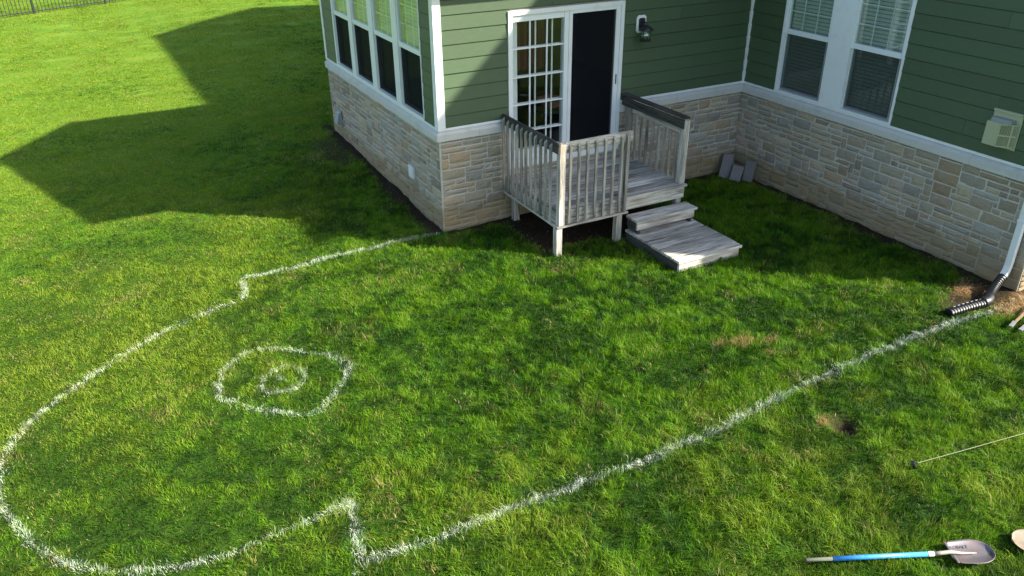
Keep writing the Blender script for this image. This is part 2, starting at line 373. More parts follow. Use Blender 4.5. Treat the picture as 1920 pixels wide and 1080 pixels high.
PX, PY = [], []
def add_pts(x0, x1, y0, y1, step):
    for xa in np.arange(x0, x1, step):
        for ya in np.arange(y0, y1, step):
            cx, cy = xa+step/2, ya+step/2; d = max(0, math.sqrt((cx-CAMP.x)**2+(cy-CAMP.y)**2+CAMP.z**2)-step*.7)
            dn = D0*float(dens_at(np.array(d)))
            if not frustum(np.array([xa, xa+step, xa, xa+step, cx]), np.array([ya, ya, ya+step, ya+step, cy]), .16).any(): continue
            X, Y = scatter(xa, xa+step, ya, ya+step, dn)
            d2 = np.sqrt((X-CAMP.x)**2+(Y-CAMP.y)**2+CAMP.z**2)
            k = (RNG.random(len(X))*dn < D0*dens_at(d2)) & frustum(X, Y) & ~inside_house(X, Y)
            PX.append(X[k]); PY.append(Y[k])
add_pts(-16, 12, -11, 34, 1.0)
# extra blades on the painted lines so that they read solid
for k_, v in PL.items():
    for (ax, ay), (bx, by) in zip(v['p'], v['p'][1:]):
        n = int((math.hypot(bx-ax, by-ay)+.04)*7000*v['w']*2*v['s']); tt = RNG.random(n)
        PX.append(ax+(bx-ax)*tt+RNG.normal(0, v['w']*.62, n)); PY.append(ay+(by-ay)*tt+RNG.normal(0, v['w']*.62, n))
X = np.concatenate(PX); Y = np.concatenate(PY)
ok = ~inside_house(X, Y); X, Y = X[ok], Y[ok]
sm, st = soilmask(X, Y)
n_ = fbm(X, Y, 3.0, 77, 3)
keep = RNG.random(len(X)) > np.clip(sm*1.0, 0, .985); keep &= RNG.random(len(X)) > st*.55
stp = (X > 2.05) & (X < 3.2) & (Y > -2.72) & (Y < -1.4); keep &= ~stp            # the bottom step sits on the turf
X, Y, sm, st = X[keep], Y[keep], sm[keep], st[keep]; N = len(X)
D = np.sqrt((X-CAMP.x)**2+(Y-CAMP.y)**2+CAMP.z**2)
Z = height(X, Y)
clump = fbm(X, Y, 4.5, 101, 3); big = fbm(X, Y, .55, 201, 3); mid = fbm(X, Y, 1.7, 301, 3)
tuft = fbm(X, Y, 9., 401, 2)
lush = sstep(-4.5, 1.5, X-.25*Y+2.5*(big-.5))            # longer, greener turf towards the deck and right
far = sstep(13, 22, D)
L = (.030+.031*lush)*(.40+1.2*clump)*(1+RNG.normal(0, .22, N))*(1-.25*far)
L = np.clip(L*(1-.6*np.clip(sm, 0, 1)), .015, .16)
sv = pdist(X, Y, [(.85,-7.55),(1.18,-7.70)]); L = np.where(sv < .13, np.minimum(L, .028), L)
sv = pdist(X, Y, [(1.42,-7.72),(1.72,-7.98)]); L = np.where(sv < .13, np.minimum(L, .028), L)
edge = np.exp(-(np.minimum(np.abs(X-2.62), 9)/.6)**4)*np.exp(-((Y+2.85)/.12)**2); L *= 1+.3*edge
W = (.0015+.0014*RNG.random(N))*(np.maximum(D, 9.5)/9.5)**.95
ang = fbm(X, Y, 3.4, 501, 3)*4*math.pi*2.0+RNG.normal(0, .85, N)
lean = np.clip((.25+1.25*fbm(X, Y, 5.0, 601, 2))*(1+RNG.normal(0, .3, N)), .1, 1.6)
dx, dy = np.cos(ang), np.sin(ang)
fa = RNG.uniform(0, 2*math.pi, N); sx, sy_ = np.cos(fa), np.sin(fa)
# colours (base reflectance, plus painted front-lit brightness on the far lawn)
def C(*c): return np.array(c)
g_dark, g_mid, g_bri, g_yel, g_dry = C(.011,.052,.002), C(.040,.132,.002), C(.098,.225,.004), C(.215,.290,.020), C(.40,.32,.11)
t1 = np.clip(.52+2.9*(mid-.5)+3.0*(tuft-.5)+1.6*(clump-.5)+RNG.normal(0, .25, N), 0, 1)[:,None]
col = np.where(t1 < .5, g_dark+(g_mid-g_dark)*t1*2, g_mid+(g_bri-g_mid)*(t1-.5)*2)
yel = np.clip(-.24+(1-lush)*.82+2.2*(big-.5)+1.7*(clump-.5)+RNG.normal(0, .24, N)+.50*far, 0, 1)[:,None]*.78  # left and far yellower: drier turf, plus front-lit brightness put into the colour
col = col*(1-yel)+g_yel*yel
dryp = np.clip(.015+.45*np.clip(mid-.55, 0, 1)*(1-.5*lush)+(1.7-.9*lush)*np.clip(fbm(X, Y, 2.6, 701, 3)-.62, 0, 1)+st*1.0+.35*sm, 0, 1)
dry = RNG.random(N) < dryp
col[dry] = (g_dry*(.55+.5*RNG.random((N,1)))*(1-.0))[dry]
col = col*(1+RNG.normal(0, .12, (N,1))).clip(.5, 1.5)
owner = np.zeros(N, int); keys = list(PL); over = np.zeros(N, bool)
for i, k_ in enumerate(keys):
    v = PL[k_]; d = pdist(X, Y, np.array(v['p'])); ed = v['w']*(1+.9*(vnoise(X, Y, 9, 900+i)-.5))
    gap = np.clip(1.0-1.25*np.clip(.42-fbm(X, Y, 5.5, 950+i, 2), 0, 1)*(3.2 if v['s'] < .9 else 1.2), .1, 1)
    p_ = v['s']*gap*np.clip(1.3-np.abs(d/ed)*.95, 0, 1)*(.84 if v['s'] > .9 else .66)
    h_ = (RNG.random(N) < p_) & (owner == 0); owner[h_] = i+1
    h2 = (RNG.random(N) < (0 if k_ in 'FG' else .30)*v['s']*np.exp(-(d/(1.9*v['w']))**2)) & (owner == 0); owner[h2] = i+1; over |= h2
white = owner > 0
wm = C(.72,.78,.64)*(.45+.55*RNG.random((N,1))); wf = np.clip(.30+.75*RNG.random((N,1)), 0, 1); wf = np.where(over[:,None], wf*.55, wf)
col[white] = (col*(1-wf)+wm*wf)[white]
W = np.where(white, W*.75, W); L = np.where(white & ~over, .012+.012*RNG.random(N)+.55*L, L)
def blades(name, idx, material):
    n = len(idx); x, y, z, l, ww = X[idx], Y[idx], Z[idx], L[idx], W[idx]
    le, cx_, cy_, a, b = lean[idx], dx[idx], dy[idx], sx[idx], sy_[idx]
    v = np.zeros((n, 5, 3))
    hx, hy = a*ww, b*ww
    m1x, m1y, m1z = x+cx_*l*le*.28, y+cy_*l*le*.28, z+l*.58/np.sqrt(1+.25*le*le)
    tx, ty, tz = x+cx_*l*le*.85, y+cy_*l*le*.85, z+l*1.0/np.sqrt(1+le*le)
    v[:,0] = np.stack([x-hx, y-hy, z-.005], 1); v[:,1] = np.stack([x+hx, y+hy, z-.005], 1)
    v[:,2] = np.stack([m1x+hx*.8, m1y+hy*.8, m1z], 1); v[:,3] = np.stack([m1x-hx*.8, m1y-hy*.8, m1z], 1)
    v[:,4] = np.stack([tx, ty, tz], 1)
    me = bpy.data.meshes.new(name); me.vertices.add(n*5); me.vertices.foreach_set('co', v.ravel())
    o5 = (np.arange(n)*5)[:,None]; lp = (o5+np.array([0,1,2,3, 3,2,4])[None,:]).ravel().astype(np.int32)
    me.loops.add(n*7); me.loops.foreach_set('vertex_index', lp)
    me.polygons.add(n*2); me.polygons.foreach_set('loop_start', ((np.arange(n)*7)[:,None]+np.array([0,4])).ravel().astype(np.int32))
    me.update(calc_edges=True); ca = me.color_attributes.new('col', 'FLOAT_COLOR', 'POINT')
    cc = np.ones((n, 5, 4)); cc[:,:,:3] = col[idx][:,None,:]; ca.data.foreach_set('color', cc.ravel())
    me.materials.append(material); o = bpy.data.objects.new(name, me); COL.objects.link(o); return o
gr = blades('grass', np.where(~white)[0], M_grass)
tag(gr, 'uneven green lawn grass with yellow dry flecks around the house', 'grass', kind='stuff')
for i, k_ in enumerate(keys):
    o = blades('painted_line' if k_ not in 'FG' else 'paint_dot', np.where(owner == i+1)[0], M_spray); tag(o, PL[k_]['label'], 'paint marking', group='white sprayed layout marks on the lawn')
print('blades', N)

# ================================================================ HOUSE
H = empty('house', (0,0,0)); tag(H, 'green clapboard house with pale stone base, white trim and a sliding back door', 'house')

# --- stone veneer
STC = [(.39,.31,.205),(.41,.34,.235),(.35,.295,.21),(.33,.29,.225),(.37,.31,.225),(.42,.345,.235),(.29,.235,.17),(.36,.265,.165),(.39,.30,.215),(.34,.31,.255)]
def stone_wall(name, o, u, nrm, width, z0, z1, seed, holes=()):
    rnd = random.Random(seed); o, u, nrm = Vector(o), Vector(u), Vector(nrm); up_ = Vector((0,0,1))
    RH = .078; rows = int(math.ceil((z1-z0)/RH)); CW = .03; cols = int(math.ceil(width/CW))
    occ = [[False]*cols for _ in range(rows)]
    bm = bmesh.new(); cl = bm.verts.layers.float_color.new('col')
    g_ = .0095
    for r_ in range(rows-1, -1, -1):
        c = 0
        while c < cols:
            if occ[r_][c]: c += 1; continue
            h_ = rnd.choices((1,2,3), (.70,.30,.0))[0]; h_ = min(h_, r_+1)
            wn = rnd.randint(4, 13) if h_ == 1 else (rnd.randint(7, 13) if h_ == 2 else rnd.randint(7, 11))
            k = 0
            while k < wn and c+k < cols and not any(occ[r_-j][c+k] for j in range(h_)): k += 1
            if cols-(c+k) < 3 and all(not occ[r_-j][m_] for j in range(h_) for m_ in range(c+k, cols)): k = cols-c
            k2 = 0
            while c+k2 < cols and not occ[r_][c+k2]: k2 += 1
            if h_ == 1 and k2-k in (1,2): k = k2
            for j in range(h_):
                for m_ in range(c, c+k): occ[r_-j][m_] = True
            a0, a1 = c*CW+g_, min((c+k)*CW, width)-g_; b0, b1 = z0+(r_-h_+1)*RH+g_, min(z0+(r_+1)*RH, z1)-g_
            c += k
            if a1-a0 < .01 or b1-b0 < .01: continue
            hit = False
            for (ha, hb, hc, hd) in holes:
                if a1 > ha and a0 < hb and b1 > hc and b0 < hd:
                    if a0 < ha-.04: a1 = min(a1, ha-.003)
                    elif a1 > hb+.04: a0 = max(a0, hb+.003)
                    elif b0 < hc-.03: b1 = min(b1, hc-.003)
                    else: hit = True
            if hit: continue
            dp = rnd.uniform(.018, .034); cc = Vector(rnd.choice(STC))*rnd.uniform(.98, 1.34)
            nu = max(2, int((a1-a0)/.06)); nv = 2 if b1-b0 < .1 else 3
            grid = []
            for i in range(nu+1):
                rowv = []
                for j in range(nv+1):
                    A = a0+(a1-a0)*i/nu; B = b0+(b1-b0)*j/nv; ed = (i in (0, nu)) or (j in (0, nv))
                    d = dp*(.58 if ed else 1)+rnd.uniform(-.004, .005)
                    ja = rnd.uniform(-.003,.003); jb = rnd.uniform(-.003,.003)
                    v = bm.verts.new(o+u*(A+ja)+up_*(B+jb)+nrm*(d+.003)); v[cl] = (*cc, 1); rowv.append(v)
                grid.append(rowv)
            for i in range(nu):
                for j in range(nv): bm.faces.new((grid[i][j], grid[i+1][j], grid[i+1][j+1], grid[i][j+1]))
            rim = [grid[i][0] for i in range(nu+1)]+[grid[nu][j] for j in range(1, nv+1)]+[grid[i][nv] for i in range(nu-1, -1, -1)]+[grid[0][j] for j in range(nv-1, 0, -1)]
            bk = []
            for v in rim:
                q_ = v.co-nrm*((v.co-o).dot(nrm)+.01); w_ = bm.verts.new(q_); w_[cl] = (*cc, 1); bk.append(w_)
            for i in range(len(rim)): bm.faces.new((rim[i], bk[i], bk[(i+1)%len(rim)], rim[(i+1)%len(rim)]))
    me = bpy.data.meshes.new(name); bm.to_mesh(me); bm.free(); me.materials.append(M_stone)
    ob = bpy.data.objects.new(name, me); COL.objects.link(ob); ob.parent = H; return ob
ZB = -.25
DH = (.93-0, 3.0, .60, 1.60)
stone_wall('stone_veneer', (0,0,0), (1,0,0), (0,-1,0), LX, -.02, HB, 3, [(1.06, 2.97, .74, 1.6)])
stone_wall('stone_veneer', (0,LY,0), (0,-1,0), (-1,0,0), LY, -.02, HB, 8)
stone_wall('stone_veneer', (LX,0,0), (0,-1,0), (-1,0,0), -YR, -.02, HB, 21)
stone_wall('stone_veneer', (LX,YR,0), (1,0,0), (0,-1,0), 6, -.02, HB, 5)
# --- wall cores (mortar backing below, sheathing above) with the openings left free
def wall_core(name, o, u, nrm, width, z0, z1, opens, m, th=.12, pr=0):
    o, u, nrm = Vector(o), Vector(u), Vector(nrm); bm = bmesh.new()
    us = sorted({0, width, *[a for h in opens for a in h[:2]]})
    for a, b in zip(us, us[1:]):
        mid_ = (a+b)/2; zs = [(z0, z1)]
        for (ha, hb, hc, hd) in opens:
            if ha < mid_ < hb:
                nz = []
                for (p, q_) in zs:
                    if hc > p: nz.append((p, min(hc, q_)))
                    if hd < q_: nz.append((max(hd, p), q_))
                zs = [s for s in nz if s[1]-s[0] > .001]
        for (p, q_) in zs:
            prism(bm, [(-th, p), (pr, p), (pr, q_), (-th, q_)], a, b, lambda t_, n1, n2: o+u*t_+nrm*n1+Vector((0,0,n2)))
    return obj(name, bm, m, H)
DOOR = (1.10, 2.93, .875, 2.935)
WL = (.46, 4.51, 1.53, 3.36); WR = (.72, 2.90, 1.53, 3.36)
wall_core('foundation_wall', (0,0,0), (1,0,0), (0,-1,0), LX-.012, ZB, HT-.02, [DOOR], M_mortar, pr=.013)
wall_core('foundation_wall', (0,LY,0), (0,-1,0), (-1,0,0), LY+.012, ZB, HT-.021, [], M_mortar, pr=.0125)
wall_core('foundation_wall', (LX,-.001,0), (0,-1,0), (-1,0,0), -YR+.012, ZB, HT-.022, [], M_mortar, pr=.0125)
wall_core('foundation_wall', (LX,YR,0), (1,0,0), (0,-1,0), XM-LX, ZB, HT-.02, [], M_mortar, pr=.013)
wall_core('sheathing', (0,0,0), (1,0,0), (0,-1,0), LX, HT+.001, ZS, [DOOR], M_room)
wall_core('sheathing', (0,LY,0), (0,-1,0), (-1,0,0), LY-.12, HT+.001, ZS, [(LY-WL[1], LY-WL[0], WL[2], WL[3])], M_room)
wall_core('sheathing', (0,LY,0), (1,0,0), (0,1,0), LX, ZB, ZS, [], M_siding)
wall_core('sheathing', (LX,YN,0), (0,-1,0), (-1,0,0), YN-YR-.12, HT+.001 , ZM, [(YN+WR[0], YN+WR[1], WR[2], WR[3])], M_room)
wall_core('sheathing', (LX,YN,0), (0,-1,0), (-1,0,0), YN-LY, ZB, HT-.001, [], M_mortar)
wall_core('sheathing', (LX,YR,0), (1,0,0), (0,-1,0), XM-LX, HT+.001, ZM, [], M_siding)
wall_core('sheathing', (XM,YR,0), (0,1,0), (1,0,0), YN-YR, ZB, ZM, [], M_siding)
wall_core('sheathing', (LX,YN,0), (1,0,0), (0,1,0), XM-LX, ZB, ZM, [], M_siding)
# --- lap siding
def siding(o, u, nrm, width, z1, opens, seed, name='lap_siding', first=HT+.03):
    o, u, nrm = Vector(o), Vector(u), Vector(nrm); bm = bmesh.new(); rnd = random.Random(seed)
    z = HT
    while z < z1-.02:
        za, zb = max(z, first), min(z+EXP, z1)
        iv = [(0, width)]
        for (ha, hb, hc, hd) in opens:
            if hc < zb-.01 and hd > za+.01:
                nv = []
                for (p, q_) in iv:
                    if q_ <= ha or p >= hb: nv.append((p, q_)); continue
                    if p < ha: nv.append((p, ha))
                    if q_ > hb: nv.append((hb, q_))
                iv = nv
        for (p, q_) in iv:
            pts = [p]; x = p+rnd.uniform(1.0, 3.6)
            while x < q_-.4: pts.append(x); x += 3.66
            pts.append(q_)
            for a, b in zip(pts, pts[1:]):
                w1 = rnd.uniform(-.0015, .0015)
                prism(bm, [(0, za), (.011+w1, za), (.0215+w1, za+.013), (.007+w1, zb+.004), (0, zb+.004)], a+(.0015 if a > p else 0), b-(.0015 if b < q_ else 0), lambda t_, n1, n2: o+u*t_+nrm*n1+Vector((0,0,n2)))
        z += EXP
    return obj(name, bm, M_siding, H)
siding((0,0,0), (1,0,0), (0,-1,0), LX-.02, ZS, [DOOR], 1)
siding((0,LY,0), (0,-1,0), (-1,0,0), LY, ZS, [(LY-WL[1], LY-WL[0], WL[2]-.1, WL[3])], 2)
siding((LX,0,0), (0,-1,0), (-1,0,0), -YR, ZM, [(WR[0], WR[1], WR[2]-.1, WR[3])], 3)
siding((LX,YR,0), (1,0,0), (0,-1,0), 8, ZM, [], 4)
# --- cast stone ledge with sloped top, in lengths
def ledge(o, u, nrm, a, b, seed, ma=0, mb=0):
    o, u, nrm = Vector(o), Vector(u), Vector(nrm); rnd = random.Random(seed); bm = bmesh.new()
    cuts = [a]; x = a+rnd.uniform(.5, 1.1)
    while x < b-.3: cuts.append(x); x += rnd.uniform(.85, 1.0)
    cuts.append(b)
    prof = [(0, HB), (.058, HB), (.060, HT-.045), (.052, HT-.036), (0, HT-.001)]
    for p, q_ in zip(cuts, cuts[1:]):
        e0 = ma if p == a else 0; e1 = mb if q_ == b else 0; dz = rnd.uniform(-.0015, .0015)
        A = [bm.verts.new(o+u*(p+.0015*(p != a)-e0*n1/.06)+nrm*n1+Vector((0,0,n2+dz))) for n1, n2 in prof]
        B = [bm.verts.new(o+u*(q_-.0015*(q_ != b)+e1*n1/.06)+nrm*n1+Vector((0,0,n2+dz))) for n1, n2 in prof]; n = 5
        for i in range(n): bm.faces.new((A[i],A[(i+1)%n],B[(i+1)%n],B[i]))
        bm.faces.new(A[::-1]); bm.faces.new(B)
    return obj('stone_ledge', bm, M_ledge, H)
ledge((0,0,0), (1,0,0), (0,-1,0), 0, 1.06, 1, .06, 0)
ledge((0,0,0), (1,0,0), (0,-1,0), 2.97, LX, 2, 0, -.06)
ledge((0,LY,0), (0,-1,0), (-1,0,0), 0, LY, 3, .0, .06)
ledge((LX,0,0), (0,-1,0), (-1,0,0), 0, -YR, 4, -.06, .06)
ledge((LX,YR,0), (1,0,0), (0,-1,0), 0, 8, 5, .06, 0)
# --- white trim: base strips, corner boards
bbox('base_trim', M_white, H, (.09,1.06,-.022,0,HT,HT+.034)); bbox('base_trim', M_white, H, (2.97,LX-.03,-.022,0,HT,HT+.034))
bbox('base_trim', M_white, H, (-.022,0,.09,LY-.06,HT,HT+.034))
bbox('base_trim', M_white, H, (LX-.022,LX,YR+.09,-.03,HT,HT+.034))
bbox('corner_board', M_white, H, (-.026,.088,-.026,0,HT,ZS), (-.026,0,0,.088,HT,ZS), bevel=.002)
bbox('corner_board', M_white, H, (-.026,0,LY-.07,LY+.026,HT,ZS), (0,.07,LY,LY+.026,HT,ZS), bevel=.002)
bbox('corner_board', M_white, H, (LX-.048,LX-.001,-.048,-.001,HT,ZS), bevel=.002)
bbox('corner_board', M_white, H, (LX-.026,LX+.088,YR-.026,YR,HT,ZM), (LX-.026,LX,YR,YR+.088,HT,ZM), bevel=.002)

# --- double-hung windows.  local frame: t along wall, n outwards, z up
def window_bank(o, u, nrm, units, a, b, z0, z1, wide_blind):
    o, u, nrm = Vector(o), Vector(u), Vector(nrm)
    def fr(t_, n_, z_): return o+u*t_+nrm*n_+Vector((0,0,z_))
    def bx(bm, t0, t1, n0, n1, za, zb):
        v = [bm.verts.new(fr(t_, n_, z_)) for t_ in (t0,t1) for n_ in (n0,n1) for z_ in (za,zb)]
        for f in ((0,1,3,2),(4,6,7,5),(0,4,5,1),(2,3,7,6),(0,2,6,4),(1,5,7,3)): bm.faces.new([v[i] for i in f])
    W = empty('window_bank', fr((a+b)/2, 0, z0)); W.parent = H; inv = Matrix.Translation(-Vector(W.location))
    def fin(name, bm, m, bevel=0):
        bm.transform(inv); return obj(name, bm, m, W, bevel=bevel)
    # casing round the units and the mullions between them
    bm = bmesh.new(); g0 = [units[0][0]-.035]+[None]
    edges = [a]+[x for un in units for x in (un[0]-.035, un[1]+.035)]+[b]
    bx(bm, a, b, -.10, .028, z0-.043, z0-.005); bx(bm, a, b, -.10, .028, z1-.03, z1+.06)
    for i in range(0, len(edges), 2):
        if edges[i+1]-edges[i] > .004: bx(bm, edges[i], edges[i+1], -.10, .024, z0-.0045, z1-.031)
    fin('frame', bm, M_white, .002)
    zm = 2.435
    for (p, q_) in units:
        p1, q1 = p-.035, q_+.035
        bm = bmesh.new()   # upper sash: stiles, rails
        bx(bm, p1+.001, p, -.045, .006, zm-.035, z1-.032); bx(bm, q_, q1-.001, -.045, .006, zm-.035, z1-.032)
        bx(bm, p, q_, -.045, .008, zm-.035, zm+.035); bx(bm, p, q_, -.045, .006, z1-.07, z1-.032)
        fin('upper_sash', bm, M_vinyl, .0015)
        bm = bmesh.new()   # lower sash sits further in
        bx(bm, p1+.001, p, -.08, -.02, z0-.004, zm-.036); bx(bm, q_, q1-.001, -.08, -.02, z0-.004, zm-.036)
        bx(bm, p, q_, -.08, -.02, z0-.004, z0+.035)
        fin('lower_sash', bm, M_vinyl)
        # screen frame (thin dark) and screen over the lower half
        bm = bmesh.new(); s_ = .016
        bx(bm, p+.001, p+s_, -.018, -.004, z0, zm-.037); bx(bm, q_-s_, q_-.001, -.018, -.004, z0, zm-.037); bx(bm, p+s_, q_-s_, -.018, -.004, z0, z0+.022)
        fin('screen_frame', bm, M_galv)
        bm = bmesh.new(); bm.faces.new([bm.verts.new(fr(*c)) for c in ((p+s_,-.010,z0+.022),(q_-s_,-.010,z0+.022),(q_-s_,-.010,zm-.037),(p+s_,-.010,zm-.037))])
        fin('insect_screen', bm, M_screenL if wide_blind == 0 else M_screen)
        bm = bmesh.new(); bm.faces.new([bm.verts.new(fr(*c)) for c in ((p,-.05,z0+.03),(q_,-.05,z0+.03),(q_,-.05,zm-.03),(p,-.05,zm-.03))])
        bm.faces.new([bm.verts.new(fr(*c)) for c in ((p,-.016,zm+.035),(q_,-.016,zm+.035),(q_,-.016,z1-.07),(p,-.016,z1-.07))])
        fin('glass', bm, M_glass)
        bm = bmesh.new(); ww = (q_-p)/3; hh = (z1-.07-zm-.035)/3
        for k in (1,2):
            bx(bm, p+ww*k-.008, p+ww*k+.008, -.0225, -.0175, zm+.035, z1-.07)
            bx(bm, p, q_, -.029, -.023, zm+.035+hh*k-.008, zm+.035+hh*k+.008)
        fin('grille', bm, M_vinyl)
        bm = bmesh.new(); z_ = z0+.045
        while z_ < z1-.07:
            v = [bm.verts.new(fr(t_, n_, z_+dz)) for t_, n_, dz in ((p-.02,-.086,0),(q_+.02,-.086,0),(q_+.02,-.098,.043),(p-.02,-.098,.043))]; bm.faces.new(v); z_ += .052
        fin('blind', bm, M_blind)
uL = [(LY-4.41, LY-3.64), (LY-3.38, LY-2.61), (LY-2.335, LY-1.565), (LY-1.29, LY-.52)]
window_bank((0,LY,0), (0,-1,0), (-1,0,0), uL, LY-WL[1], LY-WL[0], 1.555, 3.33, 0)
window_bank((LX,0,0), (0,-1,0), (-1,0,0), [(.80,1.585),(2.05,2.83)], .72, 2.90, 1.555, 3.33, 1)

# --- sliding patio door
dx0, dx1, dz0, dz1 = DOOR
DR = empty('sliding_door', (dx0,0,dz0)); DR.parent = H; DI = Matrix.Translation((-dx0,0,-dz0))
def dpart(name, m, *dims, bevel=.0015):
    bm = bmesh.new()
    for d in dims: box(bm, *d)
    bm.transform(DI); return obj(name, bm, m, DR, bevel=bevel)
F = .045
dpart('frame', M_white, (dx0-.035,dx0+F-.02,-.035,.14,dz0,dz1+.035), (dx1-F+.02,dx1+.035,-.035,.14,dz0,dz1+.035), (dx0+F-.02,dx1-F+.02,-.035,.14,dz1-F+.02,dz1+.035), (dx0+F-.02,dx1-F+.02,-.03,.14,dz0,dz0+.03))
dpart('threshold', M_white, (dx0-.04,dx1+.04,-.05,.10,dz0-.105,dz0-.001))
mx_ = 2.035
# fixed panel on the left
gx0, gx1, gz0, gz1 = dx0+.05, mx_-.07, dz0+.14, dz1-.115
dpart('fixed_panel', M_vinyl, (dx0+F-.019,gx0,-.004,.04,dz0+.031,dz1-F+.019), (gx1,mx_,-.014,.04,dz0+.031,dz1-F+.019), (gx0,gx1,-.004,.04,dz0+.031,gz0), (gx0,gx1,-.004,.04,gz1,dz1-F+.019))
bm = bmesh.new(); bm.faces.new([bm.verts.new(c) for c in ((gx0,.028,gz0),(gx1,.028,gz0),(gx1,.028,gz1),(gx0,.028,gz1))]); bm.transform(DI); obj('glass', bm, M_glass_d, DR)
def grille(y0, y1, off):
    d = []; hs = [1.29, 1.68, 2.07, 2.46]
    for k in (1,2):
        x = gx0+(gx1-gx0)*k/3+off; d.append((x-.010,x+.010,y0,y1,gz0,gz1))
    y2 = y1+.0005
    for z in hs: d.append((gx0,gx1,y0-.0008,y2,z-.010,z+.010))
    return d
dpart('grille', M_vinyl, *grille(.004, .020, 0), bevel=0)
# the sliding panel stands open, parked behind the fixed one
sx0, sx1 = dx0+.065, mx_+.0
dpart('sliding_panel', M_vinyl, (sx0,sx0+.085,.062,.10,dz0+.031,dz1-F+.019), (sx1-.06,sx1,.062,.10,dz0+.031,dz1-F+.019), (sx0+.085,sx1-.06,.062,.10,dz0+.031,gz0), (sx0+.085,sx1-.06,.062,.10,gz1,dz1-F+.019))
dpart('grille', M_vinyl, *[(a,b,c,d,e,f) for (a,b,c,d,e,f) in grille(.074, .088, .125)], bevel=0)
# screen panel on the right
px0, px1 = mx_+.002, dx1-F+.018
dpart('screen_frame', M_white, (px0,px0+.055,-.022,.0,dz0+.031,dz1-F+.019), (px1-.075,px1,-.022,.0,dz0+.031,dz1-F+.019), (px0+.055,px1-.075,-.022,.0,dz0+.031,dz0+.11), (px0+.055,px1-.075,-.022,.0,dz1-F-.03,dz1-F+.019))
bm = bmesh.new(); bm.faces.new([bm.verts.new(c) for c in ((px0+.05,-.006,dz0+.1),(px1-.07,-.006,dz0+.1),(px1-.07,-.006,dz1-F-.02),(px0+.05,-.006,dz1-F-.02))]); bm.transform(DI); obj('insect_screen', bm, M_screen2, DR)
dpart('handle', M_black, (px1-.040,px1-.026,-.034,-.0225,1.79,1.93), bevel=.003)
# --- the room behind the door
bbox('room_floor', M_roomfloor, H, (.13,LX-.05,.145,LY-.13,.80,.873))
bbox('room_ceiling', M_room, H, (.13,LX-.01,.125,LY-.13,3.5,3.55))
bbox('room_wall', M_room, H, (LX-.045,LX-.010,.125,LY-.13,.8735,3.499))
bbox('room_wall', M_room, H, (.13,LX-.05,LY-.17,LY-.131,.8735,3.499))
bbox('room_wall', M_room, H, (LX+.122,LX+.16,-3.4,-.2,.8,3.7), (LX+.161,LX+.20,-3.4,-.2,.8,3.7))
# a wicker basket on a low table and an added red cloth standing in for a reflection
IT = empty('side_table', (2.25,.80,.873)); tag(IT, 'dark low side table inside the room behind the patio door', 'table')
bm = bmesh.new(); lathe(bm, [(.30,.42),(.31,.43),(.31,.45),(.30,.46)], (0,0,0), 28); obj('table_top', bm, M_roomfloor, IT)
for k in range(3):
    an = k*2.094; bm = bmesh.new(); tube(bm, [(.12*math.cos(an),.12*math.sin(an),.419),(.24*math.cos(an),.24*math.sin(an),.0)], .018, 8); obj('leg', bm, M_roomfloor, IT)
bm = bmesh.new(); lathe(bm, [(.08,.0),(.15,.02),(.20,.10),(.215,.14),(.20,.135),(.14,.05)], (2.22,.78,1.336), 24); tag(obj('basket', bm, M_tan), 'tan wicker basket on the low table behind the door glass', 'basket')
bm = bmesh.new(); cols_ = 26
top = []; bot = []
for i in range(cols_+1):
    x = 1.40+.50*i/cols_; y = .42+.03*math.sin(i*1.35); top.append(bm.verts.new((x, y, 3.3))); bot.append(bm.verts.new((x, y+.02, 2.05)))
for i in range(cols_): bm.faces.new((top[i], top[i+1], bot[i+1], bot[i]))
o = obj('red_reflection_cloth', bm, M_red); o.modifiers.new('s', 'SOLIDIFY').thickness = .004; tag(o, 'dark red cloth added behind the patio door glass to stand in for a reflection', 'reflection_cloth')
# --- roofs
def gable_roof(bm, x0, x1, y0, y1, ze, pitch, along, th=.22):
    if along == 'x':
        ym = (y0+y1)/2; zr = ze+pitch*(ym-y0); prof = [(y0,ze-.02),(y0,ze+th),(ym,zr+th),(y1,ze+th),(y1,ze-.02),(ym,zr-.02)]
        prof = [(y0,ze),(y0,ze+th*.6),(ym,zr+th*.6),(y1,ze+th*.6),(y1,ze),(ym,zr)]
        prism(bm, prof, x0, x1, lambda t_, p, q_: Vector((t_, p, q_)))
    else:
        xm = (x0+x1)/2; zr = ze+pitch*(xm-x0); prof = [(x0,ze),(x0,ze+th*.6),(xm,zr+th*.6),(x1,ze+th*.6),(x1,ze),(xm,zr)]
        prism(bm, prof, y0, y1, lambda t_, p, q_: Vector((p, t_, q_)))
bm = bmesh.new(); gable_roof(bm, -.60, LX-.03, -.40, LY+.40, ZS-.06, .40, 'x', .12)
obj('sunroom_roof', bm, M_roof, H)
bm = bmesh.new(); gable_roof(bm, LX-.28, XM+.3, YR-.30, YN+.05, ZM-.02, .475, 'y', .12); obj('main_roof', bm, M_roof, H)
bm = bmesh.new()   # gable end infill of the sunroom and the main body
hm = (LY)/2; prism(bm, [(0,ZS-.02),(LY,ZS-.02),(hm,ZS-.06+.40*(hm+.40)-.005)], .0, .10, lambda t_, p, q_: Vector((t_, p, q_))); obj('gable_wall', bm, M_siding, H); bm = bmesh.new()
cx_ = (LX+XM)/2; prism(bm, [(LX,ZM),(XM,ZM),(cx_,ZM+.475*(cx_-LX))], YR+.01, YR+.1, lambda t_, p, q_: Vector((p, t_, q_))); obj('gable_wall', bm, M_siding, H); bm = bmesh.new()
prism(bm, [(LX,ZM),(XM,ZM),(cx_,ZM+.475*(cx_-LX))], YN-.1, YN-.01, lambda t_, p, q_: Vector((p, t_, q_)))
obj('gable_wall', bm, M_siding, H)
